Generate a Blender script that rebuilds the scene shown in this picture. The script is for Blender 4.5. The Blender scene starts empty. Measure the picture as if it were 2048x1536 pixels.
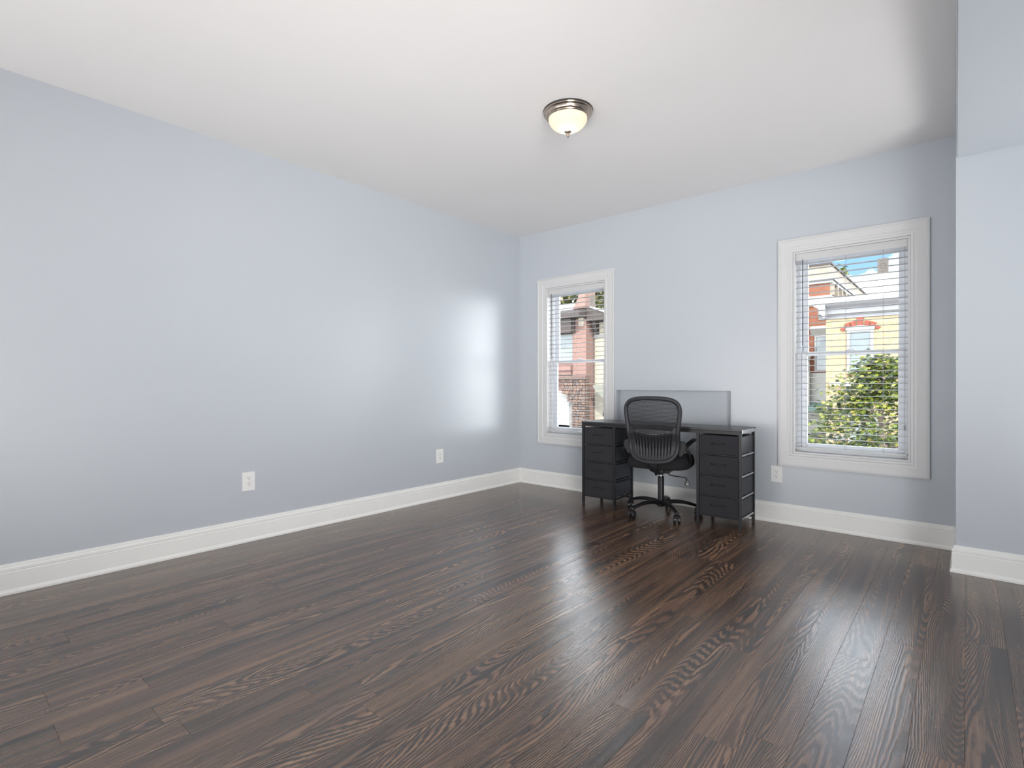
import bpy, bmesh, math, random
from mathutils import Vector, Matrix
R = math.radians
PI = math.pi
C = bpy.context.scene.collection
S = bpy.context.scene

# ------------------------------------------------------------------ camera, sky, lights, exposure
cam = bpy.data.cameras.new('camera')
cam.sensor_width = 36.0
cam.lens = 1055.7 / 2048 * 36.0
cam.clip_start = 0.05
cam.clip_end = 400
co = bpy.data.objects.new('camera', cam)
C.objects.link(co)
co.location = (3.628, -4.340, 1.05)
co.rotation_euler = (R(90), 0, math.atan2(.6525, .7578))
cam.shift_y = -1.0 / 2048
S.camera = co

S.view_settings.view_transform = 'Standard'
S.view_settings.look = 'None'
S.view_settings.gamma = 1
S.view_settings.use_curve_mapping = False
S.view_settings.exposure = 0.0
S.cycles.max_bounces = 12
S.cycles.transparent_max_bounces = 24
S.cycles.sample_clamp_indirect = 6


def N(nt, t, **kw):
    n = nt.nodes.new(t)
    for k, v in kw.items():
        if k.startswith('i_'):
            n.inputs[k[2:]].default_value = v
        elif k.startswith('n_'):
            n.inputs[int(k[2:])].default_value = v
        else:
            setattr(n, k, v)
    return n


def ramp(nt, stops, fac=None):
    r = nt.nodes.new('ShaderNodeValToRGB')
    e = r.color_ramp.elements
    while len(e) < len(stops):
        e.new(0.5)
    for el, (p, c) in zip(e, stops):
        el.position = p
        el.color = (*c, 1)
    if fac is not None:
        nt.links.new(fac, r.inputs[0])
    return r


# sky: blue with bright cloud banks low down
W = bpy.data.worlds.new('sky')
S.world = W
W.use_nodes = True
nt = W.node_tree
nt.nodes.clear()
L = nt.links.new
tc = N(nt, 'ShaderNodeTexCoord')
sep = N(nt, 'ShaderNodeSeparateXYZ')
L(tc.outputs['Generated'], sep.inputs[0])
blue = ramp(nt, [(0.0, (.42, .54, .68)), (.18, (.20, .36, .60)), (.5, (.11, .25, .53)), (1, (.07, .18, .43))], sep.outputs['Z'])
mp = N(nt, 'ShaderNodeMapping')
mp.inputs['Scale'].default_value = (1, 1, 2.6)
mp.inputs['Location'].default_value = (5.2, 4.4, .9)
L(tc.outputs['Generated'], mp.inputs[0])
nz = N(nt, 'ShaderNodeTexNoise', i_Scale=3.2, i_Detail=7.0, i_Roughness=.62)
L(mp.outputs[0], nz.inputs['Vector'])
# clouds thicken towards the horizon
hz = N(nt, 'ShaderNodeMapRange')
hz.inputs['From Min'].default_value = 0.115
hz.inputs['From Max'].default_value = 0.19
hz.inputs['To Min'].default_value = 0.22
hz.inputs['To Max'].default_value = 0.0
L(sep.outputs['Z'], hz.inputs['Value'])
ad = N(nt, 'ShaderNodeMath', operation='ADD')
L(nz.outputs['Fac'], ad.inputs[0])
L(hz.outputs[0], ad.inputs[1])
cl = ramp(nt, [(.45, (0, 0, 0)), (.70, (1, 1, 1))], ad.outputs[0])
mx = N(nt, 'ShaderNodeMix', data_type='RGBA')
L(cl.outputs[0], mx.inputs['Factor'])
L(blue.outputs[0], mx.inputs['A'])
mx.inputs['B'].default_value = (6.2, 6.3, 6.4, 1)
bg = N(nt, 'ShaderNodeBackground', i_Strength=2.3)
L(mx.outputs['Result'], bg.inputs[0])
wo = N(nt, 'ShaderNodeOutputWorld')
L(bg.outputs[0], wo.inputs[0])


def lamp(name, kind, loc, power, color=(1, 1, 1), target=None, rot=None, size=None, sizey=None, angle=None):
    d = bpy.data.lights.new(name, kind)
    d.energy = power
    d.color = color
    if size is not None:
        if kind == 'AREA':
            d.shape = 'RECTANGLE'
            d.size = size
            d.size_y = sizey or size
        else:
            d.shadow_soft_size = size
    if angle is not None:
        d.angle = angle
    o = bpy.data.objects.new(name, d)
    C.objects.link(o)
    o.location = loc
    if target is not None:
        o.rotation_euler = (Vector(target) - Vector(loc)).to_track_quat('-Z', 'Y').to_euler()
    elif rot:
        o.rotation_euler = rot
    return o


SUN_DIR = Vector((-.50, .62, -.62))      # from over our roof onto the houses across the street
sun = lamp('sun', 'SUN', (10, -20, 30), 8.5, (1, .95, .86), angle=R(.6))
sun.rotation_euler = SUN_DIR.to_track_quat('-Z', 'Y').to_euler()
# unseen fill lamps, added to brighten the ceiling, walls and corner
lamp('up_fill', 'AREA', (1.6, -5.9, .3), 68, (1, .99, .97), target=(1.7, -5.4, 2.6), size=2.4, sizey=2.0)
for nm, loc, tg, w_, h_, pw, sp in (('ceiling_fill', (3.4, -5.2, .3), (1.0, -1.0, 2.62), 1.8, 1.0, 14, 66),
                                    ('ceiling_fill_side', (1.6, -4.9, .3), (2.9, -.6, 2.62), 1.8, 1.0, 1.8, 60),
                                    ('corner_fill', (.9, -5.6, 1.0), (3.5, 0, 1.2), 1.4, 1.2, 4, 50),
                                    ('wall_fill', (5.6, -5.4, 1.3), (0, -1.2, 1.4), 1.6, 1.6, 37, 70),
                                    ('soffit_fill', (4.75, -1.6, .25), (4.0, -.7, 2.3), .8, 1.0, 5.6, 80)):  # added fill aimed at the soffit, no window there
    a_ = lamp(nm, 'AREA', loc, pw, (1, .99, .975), target=tg, size=w_, sizey=h_)
    a_.data.spread = R(sp)
# added fill lamp right of the camera, out of frame, lighting the soffit
lamp('side_fill', 'AREA', (4.9, -3.2, .3), 38, (.97, .985, 1), target=(4.0, -1.5, 2.3), size=1.0, sizey=1.6)


# ------------------------------------------------------------------ helpers
class MB:
    def __init__(s):
        s.bm = bmesh.new()

    def box(s, x0, x1, y0, y1, z0, z1, bev=0, seg=2, mi=0, M=None):
        vs = [s.bm.verts.new(v) for v in ((x0, y0, z0), (x1, y0, z0), (x1, y1, z0), (x0, y1, z0),
                                          (x0, y0, z1), (x1, y0, z1), (x1, y1, z1), (x0, y1, z1))]
        fs = [s.bm.faces.new([vs[i] for i in f]) for f in
              ((3, 2, 1, 0), (4, 5, 6, 7), (0, 1, 5, 4), (1, 2, 6, 5), (2, 3, 7, 6), (3, 0, 4, 7))]
        for f in fs:
            f.material_index = mi
        if M is not None:
            for v in vs:
                v.co = M @ v.co
        if bev > 0:
            es = {e for f in fs for e in f.edges}
            r = bmesh.ops.bevel(s.bm, geom=list(es), offset=bev, segments=seg, profile=.6, affect='EDGES')
            for f in r['faces']:
                f.material_index = mi
        return s

    def prism(s, pts, axis, a0, a1, bev=0, mi=0):
        """polygon pts (2D) extruded along axis: 'x' -> pts are (y,z); 'y' -> (x,z); 'z' -> (x,y)"""
        def p(q, a):
            return {'x': (a, q[0], q[1]), 'y': (q[0], a, q[1]), 'z': (q[0], q[1], a)}[axis]
        A = [s.bm.verts.new(p(q, a0)) for q in pts]
        B = [s.bm.verts.new(p(q, a1)) for q in pts]
        fs = [s.bm.faces.new(A), s.bm.faces.new(list(reversed(B)))]
        n = len(pts)
        for i in range(n):
            fs.append(s.bm.faces.new((A[i], B[i], B[(i + 1) % n], A[(i + 1) % n])))
        for f in fs:
            f.material_index = mi
        bmesh.ops.recalc_face_normals(s.bm, faces=fs)
        if bev > 0:
            bmesh.ops.bevel(s.bm, geom=list({e for f in fs for e in f.edges}), offset=bev, segments=2, affect='EDGES')
        return s

    def tube(s, pts, r, n=8, ry=None, closed=False, up=(0, 0, 1), mi=0, caps=True):
        """sweep an (elliptic) ring along points; r may be a list"""
        pts = [Vector(p) for p in pts]
        m = len(pts)
        rr = r if isinstance(r, (list, tuple)) else [r] * m
        ry = ry if isinstance(ry, (list, tuple)) else [ry if ry else None] * m
        rings = []
        for i, p in enumerate(pts):
            if closed:
                t = pts[(i + 1) % m] - pts[i - 1]
            else:
                t = pts[min(i + 1, m - 1)] - pts[max(i - 1, 0)]
            t.normalize()
            u = Vector(up)
            if abs(u.dot(t)) > .98:
                u = Vector((1, 0, 0)) if abs(t.x) < .9 else Vector((0, 1, 0))
            a = t.cross(u).normalized()
            b = a.cross(t).normalized()
            ra = rr[i]
            rb = ry[i] if ry[i] else ra
            rings.append([s.bm.verts.new(p + a * (ra * math.cos(2 * PI * k / n)) + b * (rb * math.sin(2 * PI * k / n))) for k in range(n)])
        fs = []
        for i in range(m if closed else m - 1):
            A, B = rings[i], rings[(i + 1) % m]
            for k in range(n):
                fs.append(s.bm.faces.new((A[k], A[(k + 1) % n], B[(k + 1) % n], B[k])))
        if not closed and caps:
            fs.append(s.bm.faces.new(list(reversed(rings[0]))))
            fs.append(s.bm.faces.new(rings[-1]))
        for f in fs:
            f.material_index = mi
        bmesh.ops.recalc_face_normals(s.bm, faces=fs)
        return s

    def lathe(s, prof, n=32, c=(0, 0, 0), mi=0, M=None):
        """prof list of (r,z)"""
        rings = []
        new = []
        for r, z in prof:
            if r < 1e-5:
                v = s.bm.verts.new((c[0], c[1], c[2] + z))
                rings.append([v]); new.append(v)
            else:
                ring = [s.bm.verts.new((c[0] + r * math.cos(2 * PI * k / n), c[1] + r * math.sin(2 * PI * k / n), c[2] + z)) for k in range(n)]
                rings.append(ring); new += ring
        fs = []
        for A, B in zip(rings, rings[1:]):
            for k in range(n):
                k2 = (k + 1) % n
                if len(A) == 1 and len(B) == 1:
                    continue
                if len(A) == 1:
                    fs.append(s.bm.faces.new((A[0], B[k2], B[k])))
                elif len(B) == 1:
                    fs.append(s.bm.faces.new((A[k], A[k2], B[0])))
                else:
                    fs.append(s.bm.faces.new((A[k], A[k2], B[k2], B[k])))
        for f in fs:
            f.material_index = mi
        if M is not None:
            for v in new:
                v.co = M @ v.co
        bmesh.ops.recalc_face_normals(s.bm, faces=fs)
        return s

    def face(s, pts, mi=0):
        f = s.bm.faces.new([s.bm.verts.new(p) for p in pts])
        f.material_index = mi
        return f

    def build(s, name, mat, parent=None, smooth=False, loc=None, rot=None, auto=None):
        me = bpy.data.meshes.new(name)
        s.bm.to_mesh(me)
        s.bm.free()
        for m_ in (mat if isinstance(mat, (list, tuple)) else [mat]):
            me.materials.append(m_)
        if smooth:
            me.polygons.foreach_set('use_smooth', [True] * len(me.polygons))
            if auto:
                me.set_sharp_from_angle(angle=R(auto))
        o = bpy.data.objects.new(name, me)
        C.objects.link(o)
        if parent is not None:
            o.parent = parent
        if loc:
            o.location = loc
        if rot:
            o.rotation_euler = rot
        return o


def tag(o, label=None, cat=None, group=None, kind=None):
    if label: o['label'] = label
    if cat: o['category'] = cat
    if group: o['group'] = group
    if kind: o['kind'] = kind
    return o


def empty(name, loc=(0, 0, 0), rz=0):
    o = bpy.data.objects.new(name, None)
    C.objects.link(o)
    o.location = loc
    o.rotation_euler = (0, 0, rz)
    o.empty_display_size = .1
    return o


def kids(o):
    return [c for c in bpy.data.objects if c.parent == o]


def copy_tree(o, parent=None):
    c = o.copy()
    C.objects.link(c)
    c.parent = parent
    for ch in kids(o):
        copy_tree(ch, c)
    return c


def struct(o):
    o['kind'] = 'structure'
    return o


# ------------------------------------------------------------------ materials
def mat(name, col, rough=.5, metal=0, spec=.5, noise=0, nscale=20, bump=0, bscale=200, coat=0, ior=None, stretch=None, coatrough=.1):
    m = bpy.data.materials.new(name)
    m.use_nodes = True
    t = m.node_tree
    b = t.nodes['Principled BSDF']
    b.inputs['Base Color'].default_value = (*col, 1)
    b.inputs['Roughness'].default_value = rough
    b.inputs['Metallic'].default_value = metal
    b.inputs['Specular IOR Level'].default_value = spec
    b.inputs['Coat Weight'].default_value = coat
    b.inputs['Coat Roughness'].default_value = coatrough
    if ior: b.inputs['IOR'].default_value = ior
    if noise or bump:
        tc = N(t, 'ShaderNodeTexCoord')
        mp = N(t, 'ShaderNodeMapping')
        if stretch: mp.inputs['Scale'].default_value = stretch
        t.links.new(tc.outputs['Object'], mp.inputs[0])
    if noise:
        nz = N(t, 'ShaderNodeTexNoise', i_Scale=nscale, i_Detail=4.0)
        t.links.new(mp.outputs[0], nz.inputs['Vector'])
        r = ramp(t, [(.3, tuple(c * (1 - noise) for c in col)), (.7, tuple(min(1, c * (1 + noise)) for c in col))], nz.outputs['Fac'])
        t.links.new(r.outputs[0], b.inputs['Base Color'])
    if bump:
        nb = N(t, 'ShaderNodeTexNoise', i_Scale=bscale, i_Detail=3.0)
        t.links.new(mp.outputs[0], nb.inputs['Vector'])
        bp = N(t, 'ShaderNodeBump', i_Strength=bump, i_Distance=.002)
        t.links.new(nb.outputs['Fac'], bp.inputs['Height'])
        t.links.new(bp.outputs[0], b.inputs['Normal'])
    return m


M_wall = mat('wall_paint', (.510, .545, .590), .34, spec=.9, noise=.012, nscale=1.1, bump=.10, bscale=260)
M_ceil = mat('ceiling_paint', (.83, .815, .81), .8, noise=.01, nscale=1.5, bump=.08, bscale=120)
M_trim = mat('trim_paint', (.86, .86, .84), .32, noise=.015, nscale=6)
M_casing = mat('casing_paint', (.66, .66, .665), .35, noise=.01, nscale=8)
M_vinyl = mat('window_vinyl', (.80, .83, .88), .35, noise=.01, nscale=10)
M_plate = mat('outlet_plastic', (.82, .82, .81), .3, noise=.01, nscale=30)
M_hole = mat('slot_dark', (.02, .02, .02), .7, noise=.1)
M_screw = mat('screw_metal', (.6, .6, .58), .35, metal=1, noise=.05)
M_sub = mat('subfloor', (.10, .065, .045), .9, noise=.2)


def slat_mat(name, g, tl):
    m = bpy.data.materials.new(name)
    m.use_nodes = True
    t = m.node_tree
    b = t.nodes['Principled BSDF']
    b.inputs['Roughness'].default_value = .4
    tc = N(t, 'ShaderNodeTexCoord')
    nz = N(t, 'ShaderNodeTexNoise', i_Scale=9.0)
    t.links.new(tc.outputs['Object'], nz.inputs['Vector'])
    r = ramp(t, [(.3, (g, g, g)), (.7, (g + .03, g + .03, g + .03))], nz.outputs['Fac'])
    t.links.new(r.outputs[0], b.inputs['Base Color'])
    tr = N(t, 'ShaderNodeBsdfTranslucent')
    tr.inputs[0].default_value = (.8, .8, .8, 1)
    mx = N(t, 'ShaderNodeMixShader')
    mx.inputs[0].default_value = tl
    t.links.new(b.outputs[0], mx.inputs[1])
    t.links.new(tr.outputs[0], mx.inputs[2])
    t.links.new(mx.outputs[0], t.nodes['Material Output'].inputs[0])
    return m


M_slat = slat_mat('blind_slat', .70, .2)
M_rail = slat_mat('blind_rail', .72, .2)


def pane_mat(name, tint, refl=1.0):
    m = bpy.data.materials.new(name)
    m.use_nodes = True
    t = m.node_tree
    t.nodes.remove(t.nodes['Principled BSDF'])
    lw = N(t, 'ShaderNodeFresnel', i_IOR=1.14)
    tr = N(t, 'ShaderNodeBsdfTransparent')
    tr.inputs[0].default_value = (*tint, 1)
    g = N(t, 'ShaderNodeBsdfGlossy', i_Roughness=.02)
    mx = N(t, 'ShaderNodeMixShader')
    t.links.new(lw.outputs[0], mx.inputs[0])
    t.links.new(tr.outputs[0], mx.inputs[1])
    t.links.new(g.outputs[0], mx.inputs[2])
    t.links.new(mx.outputs[0], t.nodes['Material Output'].inputs[0])
    return m


M_pane = pane_mat('window_glass', (.97, .985, .98))


def floor_mat():
    m = bpy.data.materials.new('dark_oak_laminate')
    m.use_nodes = True
    t = m.node_tree
    l = t.links.new
    b = t.nodes['Principled BSDF']
    tc = N(t, 'ShaderNodeTexCoord')
    oi = N(t, 'ShaderNodeObjectInfo')
    mu = N(t, 'ShaderNodeVectorMath', operation='SCALE')
    cv = N(t, 'ShaderNodeCombineXYZ')
    cv.inputs[0].default_value = 37.3
    cv.inputs[1].default_value = 83.1
    cv.inputs[2].default_value = 19.7
    l(cv.outputs[0], mu.inputs[0])
    l(oi.outputs['Random'], mu.inputs['Scale'])
    ad = N(t, 'ShaderNodeVectorMath', operation='ADD')
    l(tc.outputs['Object'], ad.inputs[0])
    l(mu.outputs[0], ad.inputs[1])

    def noise(scale, detail=2.0, rough=.5, dist=0.0):
        mp = N(t, 'ShaderNodeMapping')
        mp.inputs['Scale'].default_value = scale
        l(ad.outputs[0], mp.inputs[0])
        n = N(t, 'ShaderNodeTexNoise', i_Scale=1.0, i_Detail=detail, i_Roughness=rough, i_Distortion=dist)
        l(mp.outputs[0], n.inputs['Vector'])
        return n.outputs['Fac']

    def ma(op, a, b_=None, c=None):
        n = N(t, 'ShaderNodeMath', operation=op)
        for i, v in enumerate((a, b_, c)):
            if v is None: continue
            if isinstance(v, (int, float)): n.inputs[i].default_value = v
            else: l(v, n.inputs[i])
        return n.outputs[0]

    field = noise((5.6, .62, 1), .5, .4, .2)
    wob = noise((70, 9, 1), 2.0, .6)
    sx = N(t, 'ShaderNodeSeparateXYZ')
    l(tc.outputs['Object'], sx.inputs[0])
    ph = ma('MULTIPLY_ADD', field, 56.0, ma('MULTIPLY_ADD', wob, 1.0, ma('MULTIPLY', sx.outputs['X'], 100.0)))
    ring = ma('MULTIPLY_ADD', ma('SINE', ma('MULTIPLY', ph, 2 * PI)), .5, .5)
    fib = noise((340, 6.0, 1), 3.0, .65)
    fib2 = noise((110, 2.2, 1), 2.0, .6)
    tone = noise((24, .80, 1), 4.0, .62, .4)
    tone2 = noise((8, 1.2, 3), 2.0, .5)
    # light early wood between the rings, from grey brown to red brown to tan
    light = ramp(t, [(.32, (.052, .037, .031)), (.42, (.115, .072, .052)), (.50, (.175, .102, .067)), (.60, (.245, .145, .090)), (.74, (.36, .225, .130))], tone)
    # dark late wood lines and near black streaks
    dark = ramp(t, [(.35, (.030, .0215, .0185)), (.52, (.058, .0365, .0270)), (.70, (.105, .0600, .0380))], tone2)
    r2 = ma('MULTIPLY_ADD', ring, .95, ma('MULTIPLY_ADD', fib, .9, ma('MULTIPLY_ADD', fib2, .7, -.92)))
    cw = N(t, 'ShaderNodeMapRange', interpolation_type='SMOOTHSTEP')
    cw.inputs['From Min'].default_value = -.05
    cw.inputs['From Max'].default_value = .75
    l(r2, cw.inputs['Value'])
    mx = N(t, 'ShaderNodeMix', data_type='RGBA')
    l(cw.outputs[0], mx.inputs['Factor'])
    l(dark.outputs[0], mx.inputs['A'])
    l(light.outputs[0], mx.inputs['B'])
    # black mineral streaks
    strk = ramp(t, [(.34, (.25, .25, .28)), (.44, (1, 1, 1))], noise((15, .55, 2), 3.0, .6, .6))
    m2 = N(t, 'ShaderNodeMix', data_type='RGBA', blend_type='MULTIPLY')
    m2.inputs['Factor'].default_value = .85
    l(mx.outputs['Result'], m2.inputs['A'])
    l(strk.outputs[0], m2.inputs['B'])
    # plank to plank tone
    pl = ramp(t, [(0, (.90, .88, .88)), (.35, (1.0, .96, .94)), (.7, (1.04, 1.04, 1.04)), (1, (1.12, 1.06, 1.0))], oi.outputs['Random'])
    m3 = N(t, 'ShaderNodeMix', data_type='RGBA', blend_type='MULTIPLY')
    m3.inputs['Factor'].default_value = 1
    l(m2.outputs['Result'], m3.inputs['A'])
    l(pl.outputs[0], m3.inputs['B'])
    l(m3.outputs['Result'], b.inputs['Base Color'])
    rg = ma('MULTIPLY_ADD', ring, -.04, .24)
    l(rg, b.inputs['Roughness'])
    b.inputs['IOR'].default_value = 1.92
    bp = N(t, 'ShaderNodeBump', i_Strength=.16, i_Distance=.0012)
    l(ma('ADD', ma('MULTIPLY', ring, .6), fib), bp.inputs['Height'])
    l(bp.outputs[0], b.inputs['Normal'])
    return m


M_floor = floor_mat()

# ------------------------------------------------------------------ room shell
H = 2.614
XR = 6.4
YF = -8.4
NX0, NX1, NZ = 1.169, 2.200, .990        # niche in the back wall
ND = .075
WZ0, WZ1 = .533, 2.022                   # window openings
WX = [(.355, 1.052), (2.652, 3.349)]
WT = .17
PX, PY = 3.583, -.490                    # wall projection at the right

b = MB()
b.box(-.2, XR + .2, YF - .2, .3, -.16, -.0125)
floor = struct(b.build('floor', M_sub))

b = MB()
b.box(-.2, XR + .2, YF - .2, .3, H, H + .15)
struct(b.build('ceiling', M_ceil))

b = MB()
b.box(-.2, 0, YF, WT + .0, 0, H)
struct(b.build('wall_left', M_wall))

# back wall round the windows and the niche, one skin of quads front and back
xs = sorted({0, WX[0][0], WX[0][1], NX0, NX1, WX[1][0], WX[1][1], XR})
zs = sorted({0, WZ0, NZ, WZ1, H})
b = MB()
for i in range(len(xs) - 1):
    for j in range(len(zs) - 1):
        xm = (xs[i] + xs[i + 1]) / 2
        zm = (zs[j] + zs[j + 1]) / 2
        if any(a < xm < c for a, c in WX) and WZ0 < zm < WZ1:
            continue
        if NX0 < xm < NX1 and zm < NZ:
            b.box(xs[i], xs[i + 1], ND, WT, zs[j], zs[j + 1])
        else:
            b.box(xs[i], xs[i + 1], 0, WT, zs[j], zs[j + 1])
bmesh.ops.remove_doubles(b.bm, verts=b.bm.verts[:], dist=1e-5)
struct(b.build('wall_back', M_wall))

b = MB()
b.box(PX, XR, PY, 0, 0, H)
struct(b.build('wall_projection', M_wall))
b = MB()
b.box(XR, XR + .2, YF, WT, 0, H)
struct(b.build('wall_right', M_wall))
b = MB()
b.box(-.2, XR + .2, YF - .2, YF, 0, H)
struct(b.build('wall_front', M_wall))
# dropped soffit to the right, its edge a touch out of true
b = MB()
b.prism([(PX + .002, PY + .001), (XR, PY + .001), (XR, YF), (3.66, YF), (3.606, -2.3)], 'z', 2.307, H, bev=.004)
struct(b.build('ceiling_soffit', M_wall))

# baseboards: tall flat board with a stepped cap and a small shoe
BP = [(0, 0), (.026, 0), (.026, .010), (.019, .022), (.017, .024), (.017, .108), (.0145, .112), (.0165, .116), (.0165, .128),
      (.012, .134), (.0095, .136), (.011, .139), (.009, .146), (.004, .149), (0, .149)]


def sweep(path, name, mat_, closed=False, prof=BP):
    """path of 2D points; the board stands to the right-hand side normal of travel"""
    bm = MB()
    n = len(path)
    P = [Vector((p[0], p[1])) for p in path]
    rings = []
    for i in range(n):
        def nrm(a, c):
            d = (c - a).normalized()
            return Vector((d.y, -d.x))
        if i == 0: m_ = nrm(P[0], P[1])
        elif i == n - 1: m_ = nrm(P[-2], P[-1])
        else:
            n1, n2 = nrm(P[i - 1], P[i]), nrm(P[i], P[i + 1])
            m_ = (n1 + n2) / (1 + n1.dot(n2))
        rings.append([bm.bm.verts.new((P[i].x + m_.x * o_, P[i].y + m_.y * o_, z)) for o_, z in prof])
    for A, B in zip(rings, rings[1:]):
        for k in range(len(prof) - 1):
            bm.bm.faces.new((A[k], A[k + 1], B[k + 1], B[k]))
    bm.bm.faces.new(list(reversed(rings[0])))
    bm.bm.faces.new(rings[-1])
    bmesh.ops.recalc_face_normals(bm.bm, faces=bm.bm.faces[:])
    return struct(bm.build(name, mat_))


sweep([(0, YF), (0, -.0005)], 'baseboard_left', M_trim)
sweep([(0, 0), (NX0, 0), (NX0, ND), (NX1, ND), (NX1, 0), (PX, 0)], 'baseboard_back', M_trim)
sweep([(PX, 0), (PX, PY), (XR, PY)], 'baseboard_projection', M_trim)

# ------------------------------------------------------------------ floor planks
PW, PLN, TK = .125, 1.22, .0125
ends = {  # row index from x=3.123 -> a known end joint (y)
    0: -1.458, -1: -2.775 + .0, -2: -2.18, -3: -1.586, 1: -1.945, 2: -1.707, 3: -1.216, 4: -1.491, -8: -2.134, -12: -3.806, -15: -4.02}
rng = random.Random(11)
cache = {}


def plank_mesh(w, ln):
    key = (round(w, 4), round(ln, 3))
    if key not in cache:
        bm = bmesh.new()
        g = .00025
        bmesh.ops.create_cube(bm, size=1)
        for v in bm.verts:
            v.co = Vector((v.co.x * (w - 2 * g), v.co.y * (ln - 2 * g), (v.co.z - .5) * TK))
        top = [e for e in bm.edges if all(v.co.z > -.001 for v in e.verts)]
        bmesh.ops.bevel(bm, geom=top, offset=.0004, segments=1, affect='EDGES')
        me = bpy.data.meshes.new('plank')
        bm.to_mesh(me)
        bm.free()
        me.materials.append(M_floor)
        cache[key] = me
    return cache[key]


YB = ND + .05
rest = MB()
npl = 0
for k in range(-25, 26):
    x0 = 3.123 + PW * k
    xc = x0 + PW / 2
    if k in ends:
        ph = ends[k]
    else:
        ph = -rng.random() * PLN
    y = ph + PLN * math.ceil((YB - ph) / PLN)
    while y > YF:
        y1 = min(y, YB)
        y0 = max(y - PLN, YF)
        if y1 - y0 > .02:
            inview = k <= 9 and y1 > -5.3
            if inview:
                o = bpy.data.objects.new('plank', plank_mesh(PW, y1 - y0))
                C.objects.link(o)
                o.parent = floor
                o.location = (xc, (y0 + y1) / 2, 0)
                npl += 1
            else:
                rest.box(x0 + .0006, x0 + PW - .0006, y0 + .0006, y1 - .0006, -TK, 0)
        y -= PLN
rs = rest.build('planks_beyond', M_floor, floor)
rs['kind'] = 'stuff'
print('planks', npl)

# ------------------------------------------------------------------ windows
# casing profile (distance inward from outer edge, proud of the wall)
CP = [(0, 0), (0, .020), (.012, .022), (.018, .018), (.022, .018), (.060, .017), (.066, .013), (.078, .012), (.084, .015), (.097, .014), (.099, .009), (.099, 0)]
hw = (WX[0][1] - WX[0][0]) / 2
hh = WZ1 - WZ0
OW = .100


def rect_sweep(bm, x0, x1, z0, z1, prof, yface=0.0, mi=0):
    """mitred frame: prof (inset, proud toward -y)"""
    rings = []
    for ins, pr in prof:
        rings.append([bm.bm.verts.new((x, yface - pr, z)) for x, z in
                      ((x0 + ins, z0 + ins), (x1 - ins, z0 + ins), (x1 - ins, z1 - ins), (x0 + ins, z1 - ins))])
    fs = []
    for A, B in zip(rings, rings[1:]):
        for k in range(4):
            f = bm.bm.faces.new((A[k], A[(k + 1) % 4], B[(k + 1) % 4], B[k]))
            f.material_index = mi
            fs.append(f)
    return fs


def side_piece(x0, x1, z0, z1, side, prof):
    """one mitred casing board, closed at the back"""
    bm = MB()
    A, B = [], []
    for ins, pr in prof:
        c = {'bottom': ((x0 + ins, z0 + ins), (x1 - ins, z0 + ins)), 'top': ((x1 - ins, z1 - ins), (x0 + ins, z1 - ins)),
             'right': ((x1 - ins, z0 + ins), (x1 - ins, z1 - ins)), 'left': ((x0 + ins, z1 - ins), (x0 + ins, z0 + ins))}[side]
        A.append(bm.bm.verts.new((c[0][0], -pr, c[0][1])))
        B.append(bm.bm.verts.new((c[1][0], -pr, c[1][1])))
    n = len(prof)
    for k in range(n):
        bm.bm.faces.new((A[k], B[k], B[(k + 1) % n], A[(k + 1) % n]))
    bm.bm.faces.new(A)
    bm.bm.faces.new(list(reversed(B)))
    bmesh.ops.recalc_face_normals(bm.bm, faces=bm.bm.faces[:])
    return bm


def make_window(root):
    # local origin: opening bottom centre on the wall face
    for side in ('top', 'bottom', 'left', 'right'):
        p = side_piece(-hw - OW, hw + OW, -OW, hh + OW, side, CP).build('casing', M_casing, root)
    # jamb liner
    b = MB()
    t = .012
    b.box(-hw, -hw + t, -.003, .10, 0, hh)
    b.box(hw - t, hw, -.003, .10, 0, hh)
    b.box(-hw + t, hw - t, -.003, .10, hh - t, hh)
    b.box(-hw + t, hw - t, -.003, .10, 0, t)
    b.build('jamb', M_casing, root)
    # vinyl master frame
    fi = .036
    b = MB()
    b.box(-hw, -hw + fi, .075, WT - .005, 0, hh, bev=.003)
    b.box(hw - fi, hw, .075, WT - .005, 0, hh, bev=.003)
    b.box(-hw + fi, hw - fi, .075, WT - .005, hh - fi, hh, bev=.003)
    b.box(-hw + fi, hw - fi, .075, WT - .005, 0, .034, bev=.003)
    b.build('master_frame', M_vinyl, root)

    def sash(name, z0, z1, y0, y1, bot, top):
        st = .036
        xa, xb = -hw + fi + .001, hw - fi - .001
        b = MB()
        b.box(xa, xa + st, y0, y1, z0, z1, bev=.004)
        b.box(xb - st, xb, y0, y1, z0, z1, bev=.004)
        b.box(xa + st - .001, xb - st + .001, y0, y1, z0, z0 + bot, bev=.004)
        b.box(xa + st - .001, xb - st + .001, y0, y1, z1 - top, z1, bev=.004)
        s_ = b.build(name, M_vinyl, root)
        g = MB()
        ym = (y0 + y1) / 2
        g.box(xa + st - .004, xb - st + .004, ym - .002, ym + .002, z0 + bot - .004, z1 - top + .004)
        g.build('pane', M_pane, s_)
        return s_
    mid = 1.272 - WZ0
    sash('upper_sash', mid - .014, hh - fi - .001, .126, .150, .030, .036)
    lo = sash('lower_sash', .035, mid + .014, .090, .116, .036, .030)
    b = MB()   # sash lock on the meeting rail
    b.box(-.030, .030, .094, .114, mid + .0142, mid + .020, bev=.002)
    b.tube([(-.012, .100, mid + .021), (-.012, .100, mid + .030)], .008, 10)
    b.box(-.012, .026, .096, .104, mid + .024, mid + .030, bev=.002)
    b.build('sash_lock', M_vinyl, lo)
    return root


w1 = struct(empty('window_1', ((WX[0][0] + WX[0][1]) / 2, 0, WZ0)))
make_window(w1)
w2 = copy_tree(w1)
w2.name = 'window_2'
w2.location.x = (WX[1][0] + WX[1][1]) / 2

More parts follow.
